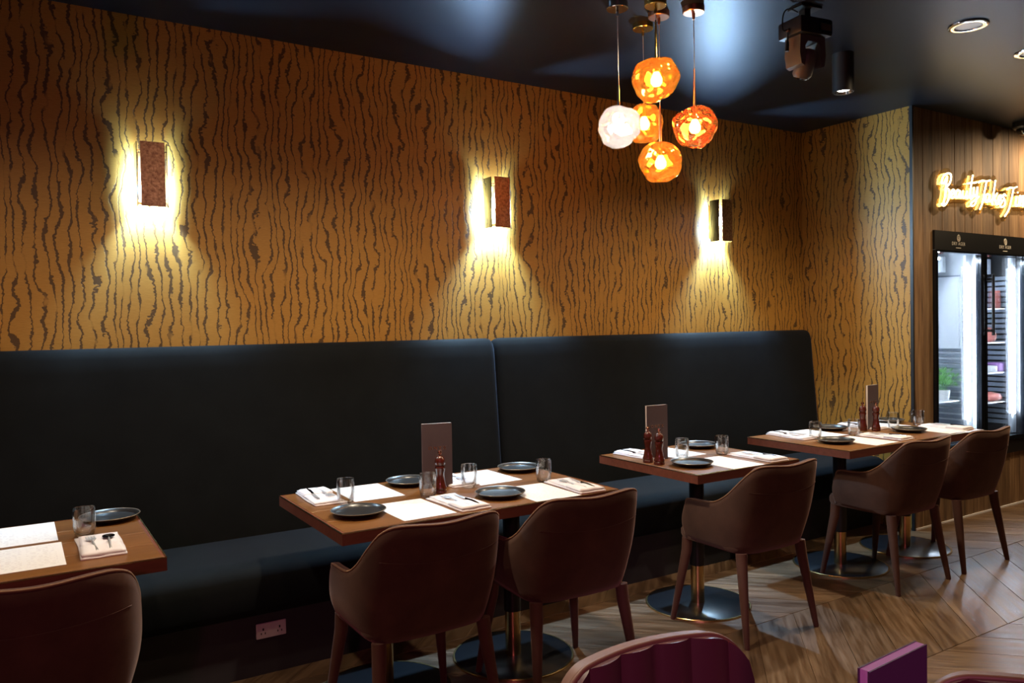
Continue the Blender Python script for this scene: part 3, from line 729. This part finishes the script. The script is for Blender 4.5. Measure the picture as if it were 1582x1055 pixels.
for i in range(len(gx)-1):
    for j in range(len(gz)-1):
        q = [(i, j), (i+1, j), (i+1, j+1), (i, j+1)]; ins = [D[a] < r_ for a in q]
        if not any(ins): continue
        poly = []
        for k in range(4):
            a, b = q[k], q[(k+1) % 4]
            if ins[k]: poly.append(V(*a))
            if ins[k] != ins[(k+1) % 4]: poly.append(edgev(a, b))
        if len(poly) >= 3:
            try: bm.faces.new(poly)
            except ValueError: pass
ext = bmesh.ops.extrude_face_region(bm, geom=bm.faces[:])
bmesh.ops.translate(bm, verts=[v for v in ext['geom'] if isinstance(v, bmesh.types.BMVert)], vec=(0, .006, 0))
bp = obj('acrylic_backing', bm, M['acrylic'], ns); bp.location = (0, YN+.010, 0)
for sx, sz in ((5.47, 2.31), (5.9, 2.29), (6.35, 2.29), (6.75, 2.29)):
    obj('standoff', T([(sx, YP-.004, sz), (sx, YN+.016, sz)], .006, n=12), M['chrome'], ns, True)

# ------------------------------------------------------------------ display fridge
fr = thing('display_fridge', 'black built-in two-door glass display fridge with bright white strip lights', 'fridge', (FX0, YP, FZ0))
fw, fh, fd = FX1-FX0, FZ1-FZ0, .56
bm = bmesh.new(); box(bm, .002, .03, .03, fd, .01, fh-.01); box(bm, fw-.03, fw-.002, .03, fd, .01, fh-.01); box(bm, .03, fw-.03, .03, fd, fh-.03, fh-.01); box(bm, .03, fw-.03, .03, fd, .01, .12); box(bm, .03, fw-.03, fd-.02, fd, .12, fh-.03)
obj('cabinet', bm, M['black'], fr)
obj('header_panel', B(.004, fw-.004, -.012, .03, fh-.135, fh-.002), M['black'], fr)
obj('kick_panel', B(.004, fw-.004, -.012, .03, .002, .10), M['black'], fr)
dw = fw/2
for k in range(2):
    x0 = k*dw; bm = bmesh.new(); z0, z1 = .102, fh-.137
    box(bm, x0+.005, x0+.030, -.020, .018, z0, z1); box(bm, x0+dw-.055, x0+dw-.005, -.020, .018, z0, z1)
    box(bm, x0+.030, x0+dw-.055, -.020, .018, z1-.012, z1); box(bm, x0+.030, x0+dw-.055, -.020, .018, z0, z0+.030)
    d = obj('door', bm, M['black_gloss'], fr)
    obj('glass_pane', B(x0+.030, x0+dw-.055, -.006, .004, z0+.030, z1-.012), M['pane'], d)
    if k == 1:
        hb = bmesh.new(); hx = x0+.045; box(hb, hx-.010, hx+.010, -.062, -.046, .90, 1.345, bev=.004); box(hb, hx-.030, hx+.008, -.05, -.018, .925, .945); box(hb, hx-.030, hx+.008, -.05, -.018, 1.30, 1.32)
        obj('handle', hb, M['black'], d)
    tx = x0+dw*.47
    text('lettering', 'DRY AGER', .034, M['logo'], d, (tx, -.0135, fh-.086), (PI/2, 0, 0), .0004, 1.1)
    em = bmesh.new()
    ring = [(tx+.0165*math.cos(a), -.0135, fh-.046+.0215*math.sin(a)) for a in [2*PI*i/24 for i in range(25)]]
    tube(em, ring, .0045, n=6, cap=False); tube(em, [(tx-.004, -.0135, fh-.058), (tx+.004, -.0135, fh-.046), (tx-.003, -.0135, fh-.036)], .004, n=6)
    obj('emblem', em, M['logo'], d, True)
    obj('small_print', B(tx-.032, tx+.032, -.0133, -.0120, fh-.117, fh-.112), M['logo'], d)
    # interior: liner slats, light strip, top cooler unit
    for i in range(28):                        # ribbed steel liner on the right-hand inner wall and the back
        z = .19+i*.042; xr = x0+dw-(.030 if k else .012)
        obj('liner_slat', B(xr-.016, xr-.001, .10, fd-.03, z, z+.028, bev=.003, seg=1), M['slat'], fr)
        if i % 2 == 0: obj('liner_slat', B(x0+.035, x0+dw-.045, fd-.040, fd-.022, z, z+.060, bev=.003, seg=1), M['slat'], fr)
    obj('light_strip', B(x0+dw-.100, x0+dw-.072, .045, .062, .28, fh-.23, bev=.003, seg=1), M['led'], fr)
    obj('light_strip', B(x0+.036, x0+.050, .050, .062, .28, fh-.23, bev=.003, seg=1), M['led'], fr)
    obj('light_channel', B(x0+dw-.104, x0+dw-.030, .062, .085, .13, fh-.15), M['frost'], fr)
    obj('cooler_unit', B(x0+.05, x0+dw-.12, .20, fd-.05, fh-.27, fh-.15, bev=.006), M['frost'], fr)
    obj('cooler_lamp', B(x0+.12, x0+.34, .14, .19, fh-.185, fh-.165, bev=.004), M['led'], fr)
    obj('display_light', B(x0+.16, x0+.20, .035, .045, fh-.158, fh-.142), M['red'], fr)
obj('divider', B(dw-.012, dw+.012, .03, fd-.022, .12, fh-.03), M['frost'], fr)
obj('glare_panel', B(dw-.045, dw-.029, .13, fd-.10, .80, fh-.30, bev=.005), M['frost'], fr)  # white panel stands in for the pale glare in the left door
def shelf(x0, x1, z): obj('shelf', B(x0, x1, .10, fd-.055, z-.010, z, bev=.002, seg=1), M['steel'], fr)
def fz(py): return at(1530, py, 1, YP+.10).z-FZ0
SH = [(.035, dw-.110, at(1455, 621, 1, YP+.10).z-FZ0)]+[(dw+.035, fw-.110, fz(py)) for py in (622, 576, 529, 476)]
for s_ in SH: shelf(*s_)
def inf(x, y, z): return (FX0+x, YP+y, FZ0+z)
pl = thing('potted_herb', 'green leafy herb in a white pot inside the left fridge door', 'plant', (at(1456, 610, 1, YP+.17).x, YP+.17, FZ0+SH[0][2]+.0003))
obj('pot', L([(0, 0), (.040, 0), (.052, .075), (.047, .075), (.038, .01), (0, .01)], 24), M['pot'], pl, True)
bm = bmesh.new(); rr = random.Random(3)
for i in range(150):
    a = rr.uniform(0, 2*PI); e = rr.uniform(.1, 1.45); rad = rr.uniform(.03, .125)
    c = Vector((math.cos(a)*math.cos(e)*rad, math.sin(a)*math.cos(e)*rad, .10+math.sin(e)*rad*1.1))
    d = (c-Vector((0, 0, .07))).normalized(); sd = d.cross(Vector((rr.uniform(-1, 1), rr.uniform(-1, 1), .3))).normalized(); ll, ww = rr.uniform(.022, .040), rr.uniform(.007, .012)
    nn = d.cross(sd)*.004
    bm.faces.new([bm.verts.new(p) for p in (c, c+d*ll*.5+sd*ww+nn, c+d*ll)]); bm.faces.new([bm.verts.new(p) for p in (c, c+d*ll, c+d*ll*.5-sd*ww+nn)])
obj('foliage', bm, M['leaf'], pl, kind='stuff')
st = bmesh.new()
for i in range(14):
    a = 2*PI*i/14; tube(st, [(0.01*math.cos(a), .01*math.sin(a), .012), (.03*math.cos(a), .03*math.sin(a), .10), (.06*math.cos(a), .06*math.sin(a), .15)], .0016, n=5)
obj('stem', st, M['leaf'], pl)
j = thing('preserve_jar', 'red preserve jar on the top shelf of the right fridge door', 'jar', (at(1539, 460, 1, YP+.16).x, YP+.16, FZ0+SH[4][2]+.0003))
obj('body', L([(0, 0), (.028, 0), (.032, .008), (.032, .105), (.026, .12), (0, .12)], 28), M['red'], j, True); obj('lid', L([(0, .12), (.027, .12), (.027, .138), (0, .138)], 28), M['meat'], j, True)
def onsh(px, n, y=.16): return at(px, 560, 1, YP+y).x-FX0, y, SH[n][2]+.0003
def lump(nm, lab, x, y, z, sx, sy, sz, m, seed, cat):
    bm = bmesh.new(); bmesh.ops.create_icosphere(bm, subdivisions=3, radius=1)
    for v in bm.verts:
        k = 1+.22*mnoise.noise(v.co*1.6+Vector((seed, 0, 0))); v.co = Vector((v.co.x*sx*k, v.co.y*sy*k, max(v.co.z*k, -.7)*sz))
    zz = min(v.co.z for v in bm.verts); bmesh.ops.translate(bm, verts=bm.verts, vec=(0, 0, -zz))
    o = obj(nm, bm, m, None, 'all'); o.location = inf(x, y, z); return tag(o, lab, cat)
lump('meat_joint', 'pinkish red meat joint on the upper middle fridge shelf', *onsh(1528, 3), .055, .05, .065, M['meat'], 1, 'meat')
lump('cured_meat', 'small reddish cured meat on the lowest fridge shelf', *onsh(1533, 1), .09, .055, .040, M['meat'], 4, 'meat')
pk = obj('vacuum_pack', B(-.06, .06, -.05, .05, 0, .07, bev=.012), M['purple'], None, True); pk.location = inf(*onsh(1540, 2)); tag(pk, 'violet vacuum pack on the lower middle fridge shelf', 'packet')
mp = obj('wrapped_cheese', B(-.045, .045, -.05, .05, 0, .05, bev=.012), M['pot'], None, True); mp.location = inf(*onsh(1527, 2)); tag(mp, 'small white wrapped cheese beside the violet fridge pack', 'cheese')

# ------------------------------------------------------------------ foreground plum chairs, table and menu
def make_plum():
    r = thing('channel_back_chair', '', 'chair')
    HW, ZT, ZB = .225, .815, .43; nu, nv = 56, 18
    def topz(u):                              # rounded upper corners
        a = abs(u)*HW; rc = .085
        return ZT-.010*(u*u) - (0 if a < HW-rc else rc-math.sqrt(max(0, rc*rc-(a-HW+rc)**2)))
    def yc(u, z): return .19 - .045*u*u + .10*(z-.45)*.35
    def sheet(off, chan):
        return [[(u*HW, yc(u, z)-off-(chan*(abs(math.sin(PI*(u+1)*2.75))**.6) if chan else 0), z) for z in [ZB+(topz(u)-ZB)*k/nv for k in range(nv+1)]] for u in [-1+2*i/nu for i in range(nu+1)]]
    def slab(F, Bk, m, nm):
        bm = bmesh.new(); a = [[bm.verts.new(p) for p in c] for c in F]; b = [[bm.verts.new(p) for p in c] for c in Bk]
        for i in range(nu):
            for k in range(nv):
                bm.faces.new((a[i][k], a[i+1][k], a[i+1][k+1], a[i][k+1])); bm.faces.new((b[i][k+1], b[i+1][k+1], b[i+1][k], b[i][k]))
            bm.faces.new((a[i][nv], a[i+1][nv], b[i+1][nv], b[i][nv])); bm.faces.new((b[i][0], b[i+1][0], a[i+1][0], a[i][0]))
        for k in range(nv):
            bm.faces.new((a[0][k], a[0][k+1], b[0][k+1], b[0][k])); bm.faces.new((a[nu][k+1], a[nu][k], b[nu][k], b[nu][k+1]))
        bmesh.ops.remove_doubles(bm, verts=bm.verts, dist=1e-5)
        return obj(nm, bm, m, r, True)
    slab(sheet(.014, .016), sheet(.004, 0), M['plum'], 'channelled_backrest')
    slab(sheet(.0035, 0), sheet(-.020, 0), M['tan'], 'outer_shell')
    ed = [(u*HW, yc(u, topz(u))-.010, topz(u)) for u in [-1+2*i/nu for i in range(nu+1)]]
    pts = [(-HW, yc(-1, z)-.010, z) for z in (ZB, .55, .65)]+ed+[(HW, yc(1, z)-.010, z) for z in (.65, .55, ZB)]
    obj('piping', T(pts, .0065, n=8), M['tan'], r, 'all')
    bm = bmesh.new(); secs = []
    for z, f in ((.39, .93), (.40, 1), (.45, 1), (.468, .96), (.474, .88)):
        secs.append([(f*.22*math.copysign(abs(math.cos(a))**.35, math.cos(a)), -.03+f*.21*math.copysign(abs(math.sin(a))**.35, math.sin(a)), z) for a in [2*PI*k/40 for k in range(40)]])
    obj('seat', extr(bm, secs), M['plum'], r, True)
    for sx in (-1, 1):
        for sy in (-1, 1): obj('leg', T([(sx*.17, -.03+sy*.16, .395), (sx*.20, -.03+sy*.20, 0)], [.016, .010], n=10), M['black'], r, True)
    return r
PC = Proto(make_plum())
PC.put((1.010, .965, 0), math.radians(-3), 'plum leather channel-back chair with tan rim in the bottom foreground', 'chair', 'plum foreground chairs')
PC.put((1.318, .528, 0), math.radians(-60), 'plum leather chair barely in view behind the purple menu card', 'chair', 'plum foreground chairs')
ft = thing('cafe_table', 'dark foreground table just below the picture carrying the purple menu', 'table', (.90, .58, 0))
obj('table_top', B(-.25, .25, -.25, .25, .722, .750, bev=.004), M['black'], ft)
obj('column', L([(0, .012), (.03, .012), (.03, .724), (0, .724)], 24), M['black'], ft, True)
obj('base_disc', L([(0, 0), (.20, 0), (.20, .010), (0, .014)], 48), M['black'], ft, True)
pmn = make_menu(M['purplecard'], False, 'menu_card', .288, .128, 'lilaclitpage')
a, b = at(1335, 1035, 2, 1.038), at(1422, 993, 2, 1.038)
pmn.location = ((a.x+b.x)/2, (a.y+b.y)/2, .7502); pmn.rotation_euler = (0, 0, math.atan2(b.y-a.y, b.x-a.x))
tag(pmn, 'purple-lit menu card standing at the bottom right foreground', 'menu')
